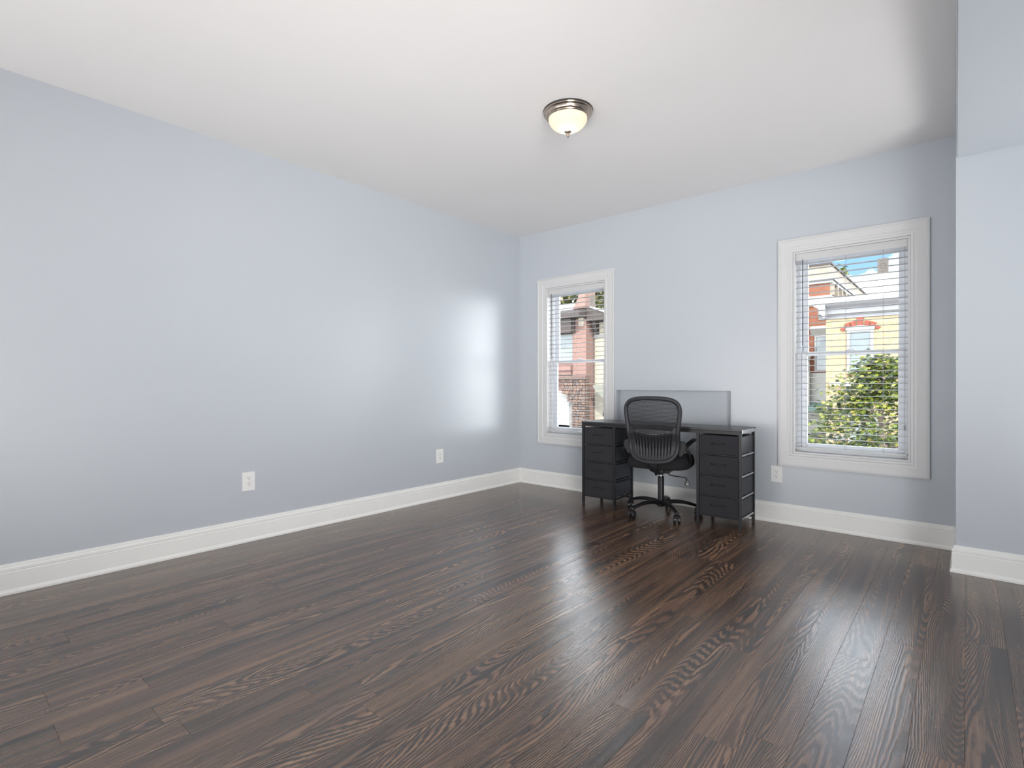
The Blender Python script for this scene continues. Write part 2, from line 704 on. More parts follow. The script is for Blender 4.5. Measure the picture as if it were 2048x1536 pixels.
# ------------------------------------------------------------------ window blinds
M_wand = mat('wand_plastic', (.10, .10, .11), .25, noise=.05)
M_cord = mat('cord_grey', (.34, .34, .36), .8, noise=.05)
M_tag = mat('card_tag', (.56, .53, .48), .6, noise=.04, nscale=60)
M_tagr = mat('tag_print', (.36, .33, .31), .6, noise=.04, nscale=60)


def curved_slat(w, d, th, crown):
    b = MB()
    n = 6
    top, bot = [], []
    for i in range(n + 1):
        u = -1 + 2 * i / n
        y = u * d / 2
        z = crown * (1 - u * u)
        top.append((y, z + th / 2))
        bot.append((y, z - th / 2))
    b.prism(bot + list(reversed(top)), 'x', -w / 2, w / 2)
    return b


def make_blind(root, lab_tag=True):
    yc = .040
    ww = .672
    xo = -.006
    b = MB()
    b.box(-hw + .013, hw - .013, .012, .016, hh - .012 - .052, hh - .0125, bev=.0015)
    b.box(-hw + .013, hw - .013, .0165, .066, hh - .052, hh - .013, bev=.002)
    b.build('headrail', M_rail, root)
    z = .072
    me = None
    last = hh - .075
    i = 0
    while z < last:
        if me is None:
            o = curved_slat(ww, .031, .0022, .0012).build('slat', M_slat, root)
            me = o.data
        else:
            o = bpy.data.objects.new('slat', me)
            C.objects.link(o)
            o.parent = root
        o.location = (xo, yc, z)
        o.rotation_euler = (R(rng.uniform(-1, 1) - 3.0), R(rng.uniform(-.12, .12)), 0)
        z += .0444
        i += 1
    b = MB()
    b.box(xo - ww / 2, xo + ww / 2, yc - .020, yc + .020, .030, .046, bev=.003)
    b.build('bottom_rail', M_rail, root)
    for x in (-.268, -.022, .198):
        for yy in (yc - .0215, yc + .0215):
            b = MB()
            b.tube([(x, yy, .046), (x, yy, hh - .055)], .0008, 5)
            b.build('ladder_cord', M_cord, root)
    b = MB()
    b.tube([(.318, yc - .026, hh - .06), (.319, yc - .026, .9), (.317, yc - .026, .24)], .0012, 5)
    b.lathe([(0, .24), (.005, .238), (.006, .222), (.003, .205), (0, .204)], 10, (.317, yc - .026, 0))
    b.build('lift_cord', M_cord, root)
    b = MB()
    b.tube([(-.288, yc - .030, hh - .066), (-.288, yc - .030, .800)], .0036, 6)
    b.build('tilt_wand', M_wand, root)
    b = MB()
    b.tube([(-.288, yc - .030, .799), (-.285, yc - .030, .792), (-.285, yc - .030, .762)], .0020, 6)
    b.build('wand_grip', M_wand, root)
    b = MB()
    b.tube([(-.288, yc - .030, hh - .067), (-.290, yc - .030, hh - .058), (-.284, yc - .026, hh - .050)], .0016, 6)
    b.build('wand_hook', M_wand, root)
    # warning card hung on the cord
    tx, tz = .199, 1.262
    b = MB()
    b.box(tx - .032, tx + .031, yc - .0300, yc - .0288, tz, tz + .104, bev=.0004, seg=1)
    card = b.build('warning_card', M_tag, root)
    card['label'] = 'small square grey tan warning card hung on the blind cord'
    b = MB()
    b.tube([(tx + .018 * math.cos(a), yc - .0304, tz + .052 + .018 * math.sin(a)) for a in [2 * PI * k / 20 for k in range(20)]], .0018, 4, closed=True, up=(0, 1, 0))
    b.box(tx - .012, tx + .012, yc - .0310, yc - .0301, tz + .050, tz + .054)
    b.box(tx - .022, tx + .022, yc - .0310, yc - .0301, tz + .088, tz + .091)
    b.box(tx - .022, tx + .022, yc - .0310, yc - .0301, tz + .015, tz + .017)
    b.build('card_print', M_tagr, card)
    b = MB()
    b.tube([(tx - .008, yc - .0294, tz + .103), (tx - .003, yc - .028, tz + .125), (tx + .0, yc - .024, tz + .136),
            (tx + .004, yc - .028, tz + .125), (tx + .008, yc - .0294, tz + .103)], .0012, 5)
    b.build('card_loop', M_slat, card)


bl = empty('window_blind', tuple(w1.location))
make_blind(bl)
tag(bl, 'white horizontal slat blind in the window behind the desk', 'blind', 'open white slat blinds in the two windows')
bl2 = copy_tree(bl)
bl2.location = w2.location
tag(bl2, 'white horizontal slat blind in the window nearer the camera, tree beyond it', 'blind')

# ------------------------------------------------------------------ wall outlets


def make_outlet(root):
    # local: face looks to -y, origin at plate centre bottom
    b = MB()
    b.box(-.041, .041, -.006, 0, 0, .125, bev=.003)
    b.build('cover_plate', M_plate, root)
    for zc in (.0445, .0835):
        b = MB()
        pts = []
        for k in range(20):
            a = 2 * PI * k / 20
            pts.append((.0175 * math.cos(a), zc + max(-.0145, min(.0145, .0175 * math.sin(a)))))
        b.prism(pts, 'y', -.0085, -.0055)
        r = b.build('receptacle', M_plate, root)
        b = MB()
        b.box(-.0078, -.0055, -.0090, -.0082, zc + .000, zc + .0085)
        b.box(.0055, .0078, -.0090, -.0082, zc + .001, zc + .0078)
        b.prism([(.0027 * math.cos(2 * PI * k / 10), zc - .0075 + .0027 * math.sin(2 * PI * k / 10)) for k in range(10)], 'y', -.0090, -.0082)
        b.build('slots', M_hole, r)
    b = MB()
    b.lathe([(0, 0), (.0028, .0003), (.003, .001), (0, .0016)], 10, M=Matrix.Translation((0, -.0062, .064)) @ Matrix.Rotation(R(90), 4, 'X'))
    b.build('screw', M_screw, root)


ou = empty('wall_outlet', (2.538, 0, .302))
make_outlet(ou)
tag(ou, 'white duplex wall outlet just below the corner of the large window', 'outlet', 'white duplex outlets on the walls')
o2 = copy_tree(ou)
o2.location = (0, -2.819, .336)
o2.rotation_euler = (0, 0, R(90))
tag(o2, 'white duplex wall outlet on the long left wall, nearer the camera', 'outlet')
o3 = copy_tree(ou)
o3.location = (0, -1.135, .329)
o3.rotation_euler = (0, 0, R(90))
tag(o3, 'white duplex wall outlet on the left wall, nearer the room corner', 'outlet')

# ------------------------------------------------------------------ ceiling light
M_nickel = mat('brushed_nickel', (.50, .42, .35), .25, metal=1, noise=.06, nscale=15)
M_dark = mat('dark_gasket', (.03, .028, .025), .6, noise=.1)


def dome_mat():
    m = bpy.data.materials.new('ribbed_frosted_glass')
    m.use_nodes = True
    t = m.node_tree
    b = t.nodes['Principled BSDF']
    b.inputs['Base Color'].default_value = (.90, .84, .72, 1)
    b.inputs['Roughness'].default_value = .25
    tr = N(t, 'ShaderNodeBsdfTranslucent')
    tr.inputs[0].default_value = (1, .95, .86, 1)
    tc = N(t, 'ShaderNodeTexCoord')
    nz = N(t, 'ShaderNodeTexNoise', i_Scale=160.0)
    t.links.new(tc.outputs['Object'], nz.inputs['Vector'])
    bp = N(t, 'ShaderNodeBump', i_Strength=.1, i_Distance=.001)
    t.links.new(nz.outputs['Fac'], bp.inputs['Height'])
    t.links.new(bp.outputs[0], b.inputs['Normal'])
    mx = N(t, 'ShaderNodeMixShader')
    mx.inputs[0].default_value = .62
    t.links.new(b.outputs[0], mx.inputs[1])
    t.links.new(tr.outputs[0], mx.inputs[2])
    t.links.new(mx.outputs[0], t.nodes['Material Output'].inputs[0])
    return m


M_dome = dome_mat()
LX, LY, LRr = 1.893, -1.833, .140
cl_ = empty('ceiling_light', (LX, LY, H))
tag(cl_, 'flush ceiling light with ribbed frosted dome and nickel ring, switched on', 'ceiling light')
b = MB()
b.lathe([(0, 0), (.141, 0), (.1425, -.003), (.1405, -.0065)], 64)
b.build('gasket', M_dark, cl_, smooth=True, auto=40)
b = MB()
b.lathe([(.139, -.0066), (.141, -.010), (.139, -.016), (.131, -.020), (.128, -.030), (.124, -.036), (.119, -.038), (.117, -.043), (.113, -.045), (.112, -.044), (.112, -.010), (0, -.010)], 64)
b.build('pan_ring', M_nickel, cl_, smooth=True, auto=35)
b = MB()
nn = 144
prof = []
for i in range(15):
    a = R(90) * i / 14
    prof.append((.1105 * math.cos(a) ** 1.12 if i < 14 else 0.0, -.042 - .078 * math.sin(a)))
rings = []
for j, (r_, z_) in enumerate(prof[:-1]):
    ring = []
    for k in range(nn):
        rib = 1 + (.012 if k % 2 else -.004) * min(1, j / 2)
        ring.append(b.bm.verts.new((r_ * rib * math.cos(2 * PI * k / nn), r_ * rib * math.sin(2 * PI * k / nn), z_)))
    rings.append(ring)
for A, B in zip(rings, rings[1:]):
    for k in range(nn):
        b.bm.faces.new((A[k], A[(k + 1) % nn], B[(k + 1) % nn], B[k]))
v0 = b.bm.verts.new((0, 0, prof[-1][1]))
for k in range(nn):
    b.bm.faces.new((rings[-1][k], rings[-1][(k + 1) % nn], v0))
bmesh.ops.recalc_face_normals(b.bm, faces=b.bm.faces[:])
b.build('glass_dome', M_dome, cl_)
b = MB()
b.lathe([(0, -.116), (.020, -.117), (.021, -.120), (.014, -.126), (.008, -.130), (.007, -.134), (.0095, -.138), (.0080, -.145), (.003, -.151), (0, -.152)], 24)
b.build('finial', M_nickel, cl_, smooth=True)
bulb = lamp('lamp_bulb', 'POINT', (LX, LY, H - .066), .30, (1, .90, .74), size=.025)
bulb.parent = cl_
bulb.location = (0, 0, -.066)

# ------------------------------------------------------------------ drawer desk
M_blk = mat('black_powder_metal', (.015, .015, .018), .36, spec=.35, noise=.1, nscale=30)
M_blkm = mat('matt_black_metal', (.012, .012, .014), .6, noise=.1, nscale=30)
M_top = mat('black_grain_top', (.030, .028, .032), .34, noise=.25, nscale=14, stretch=(1, 12, 12), bump=.1, bscale=80)
M_fab = mat('charcoal_fabric', (.021, .020, .025), .9, noise=.10, nscale=220, bump=.5, bscale=900)
M_fabs = mat('side_fabric', (.030, .033, .042), .5, noise=.2, nscale=50, bump=.5, bscale=60, stretch=(1, 6, .6))
M_bright = mat('bright_edge_metal', (.52, .53, .55), .25, metal=.85, noise=.05)
DZ = .722
desk = empty('drawer_desk', (1.750, -.285, 0))
tag(desk, 'black desk with four fabric drawers in each end, against the niche wall', 'desk')
x0, x1 = -.668, .674
y0, y1 = -.168, .160
b = MB()
b.box(x0, x1, y0, y1, DZ - .015, DZ, bev=.002)
b.build('desk_top', M_top, desk)
b = MB()
b.box(x0 + .004, x1 - .004, y0 + .003, y0 + .014, DZ - .040, DZ - .0155, bev=.001)
b.build('front_rail', M_blk, desk)
b = MB()
b.box(x0 + .004, x1 - .004, y1 - .014, y1 - .003, DZ - .040, DZ - .0155, bev=.001)
b.build('back_rail', M_blk, desk)
for xe, s in ((x0, -1), (x1, 1)):
    b = MB()
    xa = xe - .0 if s > 0 else xe - .0035
    b.box(xa + .0005, xa + .0035, y0 + .004, y1 - .004, DZ - .030, DZ - .003, bev=.0008)
    b.tube([(xa + .0035, y1 - .03, DZ - .010), (xa + .0065, y1 - .03, DZ - .010)] if s > 0 else [(xa, y1 - .03, DZ - .010), (xa - .003, y1 - .03, DZ - .010)], .004, 10)
    b.build('end_plate', M_bright, desk)
LW = .020
units = [(-.668, -.340), (.344, .672)]
ZB = .078
for (ua, ub) in units:
    for lx in (ua + .002, ub - .002 - LW):
        for ly in (y0 + .004, y1 - .004 - LW):
            b = MB()
            b.box(lx, lx + LW, ly, ly + LW, .012, DZ - .0155, bev=.0015)
            b.box(lx + .001, lx + LW - .001, ly + .001, ly + LW - .001, 0, .0125, bev=.001, mi=1)
            b.build('leg', [M_blk, M_hole], desk)
    # drawer frame rails per level
    hgt = (DZ - .042 - ZB) / 4
    ia, ib = ua + .002 + LW, ub - .002 - LW
    for k in range(4):
        zb = ZB + hgt * k
        for lx in (ua + .005, ub - .005 - .014):
            b = MB()
            b.box(lx, lx + .014, y0 + .024, y1 - .024, zb - .004, zb + .010, bev=.0015)
            b.build('side_rail', M_blk if lx < .6 else M_bright, desk)  # outer right rail paler: window reflection put into its colour
        b = MB()
        b.box(ia, ib, y0 + .010, y0 + .020, zb - .006, zb + .003, bev=.001)
        b.build('cross_rail', M_blkm, desk)
        b = MB()
        b.box(ia, ib, y1 - .020, y1 - .010, zb - .006, zb + .003, bev=.001)
        b.build('cross_rail', M_blkm, desk)
        # drawer
        b = MB()
        dz0, dz1 = zb + .0045, zb + hgt - .0085
        da, db = ia + .003, ib - .003
        b.box(da, db, y0 + .006, y0 + .015, dz0, dz1, bev=.003, mi=0)
        b.box(da - .0, db + .0, y0 + .0155, y1 - .012, dz0 + .004, dz1 - .012, bev=.004, mi=1)
        # side cloth bulges out between the legs
        b.box(ua + .010, ub - .010, y0 + .028, y1 - .028, dz0 + .010, dz1 - .004, bev=.004, mi=1)
        d = b.build('drawer', [M_fab, M_fabs], desk)
        b = MB()
        xm = (ia + ib) / 2 - .002
        zh = dz0 + (dz1 - dz0) * .56
        pts = []
        for q in range(13):
            u = -1 + 2 * q / 12
            out = .016 * (1 - abs(u) ** 3.5)
            pts.append((xm + u * .050, y0 + .004 - out, zh))
        b.tube(pts, .0034, 8)
        b.build('handle', M_blk, d, smooth=True)
# extra crossbar low between back legs of each unit
for (ua, ub) in units:
    b = MB()
    b.box(ua + .022, ub - .022, y1 - .020, y1 - .008, .045, .057, bev=.001)
    b.build('back_brace', M_blk, desk)

# ------------------------------------------------------------------ office chair
M_plast = mat('black_plastic', (.014, .014, .016), .42, spec=.35, noise=.1, nscale=30, bump=.15, bscale=500)
M_shell = mat('charcoal_plastic_shell', (.024, .024, .029), .45, spec=.4, noise=.08, nscale=30, bump=.2, bscale=500)
M_seat = mat('black_seat_cloth', (.010, .010, .012), .95, noise=.2, nscale=200, bump=.5, bscale=700)
M_mesh = mat('black_mesh_strands', (.014, .014, .016), .75, noise=.1, nscale=100)
M_chrome = mat('chrome', (.75, .75, .77), .12, metal=1, noise=.03)
M_glossb = mat('gloss_black_nylon', (.012, .012, .014), .3, spec=.35, noise=.1, nscale=30)
chair = empty('office_chair', (1.765, -.340, 0), 0)
tag(chair, 'black mesh back swivel office chair on castors tucked under the desk', 'office chair')
FR = R(11.5)          # facing, anticlockwise from +y


def rz(p, a=FR):
    c, s = math.cos(a), math.sin(a)
    return Vector((p[0] * c - p[1] * s, p[0] * s + p[1] * c, p[2]))


def turn(bm_, a=FR, off=(0, 0, 0)):
    bmesh.ops.transform(bm_.bm, matrix=Matrix.Translation(off) @ Matrix.Rotation(a, 4, 'Z'), verts=bm_.bm.verts[:])
    return bm_


# five spoke base and castors
b = MB()
b.lathe([(0, .065), (.030, .066), (.036, .075), (.034, .105), (.028, .118), (.020, .120), (0, .120)], 24)
b.build('base_hub', M_glossb, chair, smooth=True, auto=40)
for k in range(5):
    a = R(246.4 + 72 * k)
    b = MB()
    pts, ra, rb = [], [], []
    for q in range(9):
        u = q / 8
        r_ = .024 + u * .262
        z_ = .098 + .012 * math.sin(u * PI) - .024 * u ** 2.4
        pts.append((r_ * math.cos(a), r_ * math.sin(a), z_))
        ra.append(.026 - .010 * u)
        rb.append(.018 - .007 * u)
    b.tube(pts, ra, 10, ry=rb)
    # socket
    ex, ey = .286 * math.cos(a), .286 * math.sin(a)
    b.lathe([(0, .058), (.012, .058), (.014, .064), (.014, .078), (.010, .084), (0, .085)], 14, (ex, ey, 0))
    sp = b.build('base_spoke', M_glossb, chair, smooth=True, auto=50)
    ca = a + R([35, -20, 60, 15, -50][k])
    b = MB()
    for s in (-1, 1):
        Mx = Matrix.Translation((ex, ey, .030)) @ Matrix.Rotation(ca, 4, 'Z') @ Matrix.Translation((.010, 0, 0)) @ Matrix.Rotation(R(90), 4, 'X')
        z1_, z2_ = (.006, .026) if s > 0 else (-.026, -.006)
        b.lathe([(0, z1_), (.026, z1_), (.030, z1_ + .003), (.030, z2_ - .003), (.026, z2_), (0, z2_)], 22, M=Mx)
    hood = Matrix.Translation((ex, ey, .030)) @ Matrix.Rotation(ca, 4, 'Z') @ Matrix.Translation((.010, 0, 0)) @ Matrix.Rotation(R(90), 4, 'X')
    pts = []
    for q in range(9):
        t_ = R(20 + 150 * q / 8)
        pts.append((.0335 * math.cos(t_), .0335 * math.sin(t_)))
    for q in range(8, -1, -1):
        t_ = R(20 + 150 * q / 8)
        pts.append((.0295 * math.cos(t_), .0295 * math.sin(t_)))
    nb_ = len(b.bm.verts)
    b.prism(pts, 'z', -.020, .020)
    b.bm.verts.ensure_lookup_table()
    for v in b.bm.verts[nb_:]:
        v.co = hood @ v.co
    b.tube([(ex, ey, .045), (ex, ey, .062)], .006, 10)
    b.build('castor', M_glossb, sp, smooth=True, auto=40)

b = MB()
b.lathe([(0, .100), (.0245, .100), (.0245, .300), (.022, .305), (0, .305)], 24)
b.build('gas_lift_cover', M_plast, chair, smooth=True, auto=40)
b = MB()
b.lathe([(0, .300), (.0135, .300), (.0135, .350), (0, .350)], 20)
b.build('gas_lift', M_chrome, chair, smooth=True, auto=40)
# mechanism under the seat
b = MB()
b.prism([(-.080, .365), (-.055, .338), (.075, .338), (.100, .368), (.100, .385), (-.080, .385)], 'y', -.065, .085, bev=.006)
b.box(-.030, .040, -.100, -.060, .330, .380, bev=.012)
turn(b)
b.build('tilt_mechanism', M_plast, chair, smooth=True, auto=30)
b = MB()
b.tube([rz(p) for p in ((.030, -.03, .352), (.060, -.05, .350), (.080, -.055, .330), (.105, -.06, .326), (.205, -.075, .322), (.215, -.076, .312), (.217, -.076, .300))], .0045, 8)
lev = b.build('lever', M_plast, chair, smooth=True)
b = MB()
P = rz((.219, -.078, .262))
b.prism([(-.010, .040), (.008, .040), (.022, .010), (.018, -.002), (-.016, -.002), (-.020, .010)], 'y', -.006, .006, bev=.003)
bmesh.ops.transform(b.bm, matrix=Matrix.Translation(P) @ Matrix.Rotation(FR + R(20), 4, 'Z'), verts=b.bm.verts[:])
pad = b.build('lever_paddle', M_plast, lev, smooth=True, auto=30)
b = MB()
for sg in (-1, 1):
    b.tube([(-.008, -.0066, .012 - sg * .008), (.009, -.0066, .012 + sg * .008)], .0017, 6)
b.tube([(-.0, -.0066, .024), (.0, -.0066, .034)], .0014, 6)
bmesh.ops.transform(b.bm, matrix=Matrix.Translation(P) @ Matrix.Rotation(FR + R(20), 4, 'Z'), verts=b.bm.verts[:])
b.build('paddle_mark', M_plate, lev)

# seat cushion: rounded square, domed with waterfall front
b = MB()
n = 48
layers = [(.80, .384), (.93, .388), (.985, .402), (1.0, .425), (.985, .452), (.94, .468), (.80, .478), (.45, .482), (0, .483)]
rings = []
for sc, z_ in layers:
    if sc == 0:
        rings.append([b.bm.verts.new(rz((0, .01, z_)))])
        continue
    ring = []
    for k in range(n):
        a = 2 * PI * k / n
        ca, sa = math.cos(a), math.sin(a)
        e = 3.4
        r_ = 1 / ((abs(ca) ** e + abs(sa) ** e) ** (1 / e))
        x_, y_ = .245 * r_ * ca * sc, .235 * r_ * sa * sc + .01
        zz = z_ - (.020 * max(0, (y_ - .12) / .12) ** 2 if z_ > .44 else 0) - (.012 * (abs(x_) / .24) ** 3 * -1 if z_ > .46 else 0)
        ring.append(b.bm.verts.new(rz((x_, y_, zz))))
    rings.append(ring)
for A, B in zip(rings, rings[1:]):
    for k in range(n):
        if len(B) == 1:
            b.bm.faces.new((A[k], A[(k + 1) % n], B[0]))
        else:
            b.bm.faces.new((A[k], A[(k + 1) % n], B[(k + 1) % n], B[k]))
b.bm.faces.new(list(reversed(rings[0])))
b.build('seat', M_seat, chair, smooth=True, auto=60)


# back: outline in (u, z)
def bk(u, z, off=0.0):
    """point on the back surface, wrapping forward at the sides, leaning back at the top"""
    y = -.275 + .55 * u * u + .000
    zz = z - .45
    y += .030 * math.sin(min(1, zz / .22) * PI) - .10 * max(0, zz - .18)
    y -= .055 * max(0, 1 - zz / .10) * 0 
    return rz((u, y + off, z))


def outline(z):
    """half width of the back at height z"""
    pts = [(.450, .00), (.453, .06), (.462, .105), (.480, .140), (.510, .165), (.550, .178), (.600, .183), (.680, .186), (.760, .196), (.820, .204),
           (.860, .205), (.895, .193), (.918, .168), (.932, .125), (.938, .06), (.939, 0)]
    for (z1_, w1_), (z2_, w2_) in zip(pts, pts[1:]):
        if z1_ <= z <= z2_:
            return w1_ + (w2_ - w1_) * (z - z1_) / (z2_ - z1_)
    return 0


HP = [(.453, .06), (.462, .105), (.480, .140), (.510, .165), (.550, .178), (.600, .183), (.680, .186), (.760, .196), (.820, .204),
      (.860, .205), (.895, .193), (.918, .168), (.932, .125), (.938, .06)]
loop = [(w_, z_) for z_, w_ in HP] + [(0, .939)] + [(-w_, z_) for z_, w_ in reversed(HP)] + [(0, .450)]
# smooth the closed loop (Chaikin)
for _ in range(2):
    nl = []
    for i in range(len(loop)):
        a_, c_ = loop[i], loop[(i + 1) % len(loop)]
        nl.append((a_[0] * .75 + c_[0] * .25, a_[1] * .75 + c_[1] * .25))
        nl.append((a_[0] * .25 + c_[0] * .75, a_[1] * .25 + c_[1] * .75))
    loop = nl
b = MB()
b.tube([bk(u, z) for u, z in loop], .0165, 10, ry=.017, closed=True, up=rz((0, 1, 0)))
b.build('back_frame', M_shell, chair, smooth=True)


def arc_top(u):    # top edge of the solid lumbar shell (dips in the middle)
    return .660 + .055 * (abs(u) / .18) ** 2.2


# mesh panel: horizontal strands and a few uprights
b = MB()
z_ = .668
while z_ < .928:
    w_ = outline(z_) - .006
    seg = 10
    # clip below the shell's dipped edge
    us = [-w_ + 2 * w_ * i / seg for i in range(seg + 1)]
    run = []
    for u in us:
        if z_ > arc_top(u) - .004:
            run.append(bk(u, z_, .004))
    if len(run) > 2:
        b.tube(run, .0008, 4, ry=.0022, caps=False, up=(0, 0, 1))
        # flat ribbons: tall in z
    z_ += .0062
for i in range(-30, 31):
    u = i * .0065
    if abs(u) > .198: continue
    zt = .93
    while outline(zt) < abs(u) + .008 and zt > .7: zt -= .004
    z0_ = arc_top(u) - .004
    if zt - z0_ > .02:
        b.tube([bk(u, z0_ + (zt - z0_) * q / 5, .003) for q in range(6)], .0009, 4, caps=False)
mp_ = b.build('mesh_panel', M_mesh, chair)
mp_['kind'] = 'stuff'

# lumbar shell: solid rim with vertical ribs and slots between
b = MB()


def plate(cells, off0, off1, bm_):
    """cells: list of quads in (u,z); extruded along the back's depth"""
    for q in cells:
        A = [bm_.bm.verts.new(bk(u, z, off0)) for u, z in q]
        B = [bm_.bm.verts.new(bk(u, z, off1)) for u, z in q]
        bm_.bm.faces.new(A)
        bm_.bm.faces.new(list(reversed(B)))
        for i in range(4):
            bm_.bm.faces.new((A[i], B[i], B[(i + 1) % 4], A[(i + 1) % 4]))


def lower_edge(u):
    z = .450
    while outline(z) < abs(u) and z < .60: z += .001
    return z


nseg = 24
lip, rimb = [], []
for i in range(nseg):
    ua = -.180 + .360 * i / nseg
    ub = -.180 + .360 * (i + 1) / nseg
    ta, tb = arc_top(ua), arc_top(ub)
    lip.append(((ua, ta - .018), (ub, tb - .018), (ub, tb), (ua, ta)))
    ba, bb = lower_edge(ua), lower_edge(ub)
    rimb.append(((ua, ba), (ub, bb), (ub, max(bb, .450) + .046), (ua, max(ba, .450) + .046)))
plate(lip, -.004, .004, b)
plate(rimb, -.006, .006, b)
# solid cheeks
for s in (-1, 1):
    cells = []
    zz = .500
    while zz < .715:
        wa, wb = outline(zz), outline(zz + .012)
        cells.append(((s * (wa - .036), zz), (s * wa, zz), (s * wb, zz + .012), (s * (wb - .036), zz + .012)))
        zz += .012
    plate(cells, -.005, .005, b)
bmesh.ops.remove_doubles(b.bm, verts=b.bm.verts[:], dist=1e-5)
bmesh.ops.recalc_face_normals(b.bm, faces=b.bm.faces[:])
ls = b.build('lumbar_shell', M_shell, chair)
# ribs fanning slightly
for i in range(-6, 7):
    ub_ = i * .0225
    ut_ = i * .0250
    b = MB()
    zb_ = lower_edge(ub_) + .030
    zt_ = arc_top(ut_) - .012
    pts = [bk(ub_ + (ut_ - ub_) * q / 8, zb_ + (zt_ - zb_) * q / 8, (-.006 if q < 5 else .001)) for q in range(9)]
    b.tube(pts, [.0088] * 4 + [.0055] * 5, 6, ry=.0035, up=rz((0, 1, 0)))
    b.build('rib', M_shell, ls, smooth=True, auto=40)
# dark backing cloth of the lumbar pad
b = MB()
cells = []
for i in range(16):
    ua = -.150 + .30 * i / 16
    ub = ua + .30 / 16
    for j in range(6):
        za0, zb0 = .490 + (arc_top(ua) - .502) * j / 6, .490 + (arc_top(ub) - .502) * j / 6
        za1, zb1 = .490 + (arc_top(ua) - .502) * (j + 1) / 6, .490 + (arc_top(ub) - .502) * (j + 1) / 6
        cells.append(((ua, za0), (ub, zb0), (ub, zb1), (ua, za1)))
plate(cells, .010, .016, b)
bmesh.ops.remove_doubles(b.bm, verts=b.bm.verts[:], dist=1e-5)
b.build('lumbar_pad', M_seat, chair)
# bracket from mechanism up to the back
b = MB()
b.tube([rz(p) for p in ((0, -.06, .365), (0, -.16, .362), (0, -.235, .385), (0, -.252, .43), (0, -.250, .50))], [.030, .032, .032, .034, .036], 10, ry=[.010] * 5, up=rz((0, 1, 0)))
b.build('back_bracket', M_plast, chair, smooth=True)
# arms
for s in (-1, 1):
    b = MB()
    b.prism([(.182, .505), (.205, .500), (.232, .545), (.236, .590), (.222, .612), (.188, .618), (.176, .56)], 'y', -.218, -.190, bev=.004)
    turn(b) if s > 0 else None
    if s < 0:
        for v in b.bm.verts: v.co.x *= -1
        bmesh.ops.reverse_faces(b.bm, faces=b.bm.faces[:])
        turn(b)
    arm_pts = [(s * .222, -.205, .560), (s * .232, -.185, .575), (s * .243, -.140, .592), (s * .250, -.060, .604), (s * .250, .040, .608), (s * .246, .110, .600)]
    b.tube([rz(p) for p in arm_pts], [.017, .019, .021, .023, .023, .016], 10, ry=[.014, .013, .012, .011, .011, .008])
    am = b.build('armrest', M_plast, chair, smooth=True, auto=40)
    b = MB()
    b.tube([rz(p) for p in ((s * .232, -.200, .570), (s * .250, -.165, .520), (s * .252, -.120, .470), (s * .235, -.080, .420), (s * .190, -.050, .388), (s * .12, -.03, .378))], .012, 8, ry=.010)
    b.build('arm_strut', M_plast, am, smooth=True)
    b = MB()
    for zz in (.535, .565):
        Mx = Matrix.Rotation(FR, 4, 'Z') @ Matrix.Translation((s * .216, -.2185, zz)) @ Matrix.Rotation(R(90), 4, 'X')
        b.lathe([(0, 0), (.006, 0), (.006, .003), (0, .004)], 10, M=Mx)
    b.build('pivot_screws', M_glossb, am)

# ------------------------------------------------------------------ the street outside
GZ = -3.7
M_asph = mat('asphalt', (0.043, 0.043, 0.043), .9, noise=.2, nscale=3)
M_conc = mat('pavement', (0.123, 0.120, 0.112), .9, noise=.12, nscale=2)
b = MB()
b.box(-60, 60, .6, 80, GZ - .3, GZ)
struct(b.build('ground', M_asph))
b = MB()
b.box(-60, 60, 15.6, 20, GZ, GZ + .14, bev=.02)
struct(b.build('pavement_far', M_conc))
b = MB()
b.box(-60, 60, .6, 4.6, GZ, GZ + .14, bev=.02)
struct(b.build('pavement_near', M_conc))


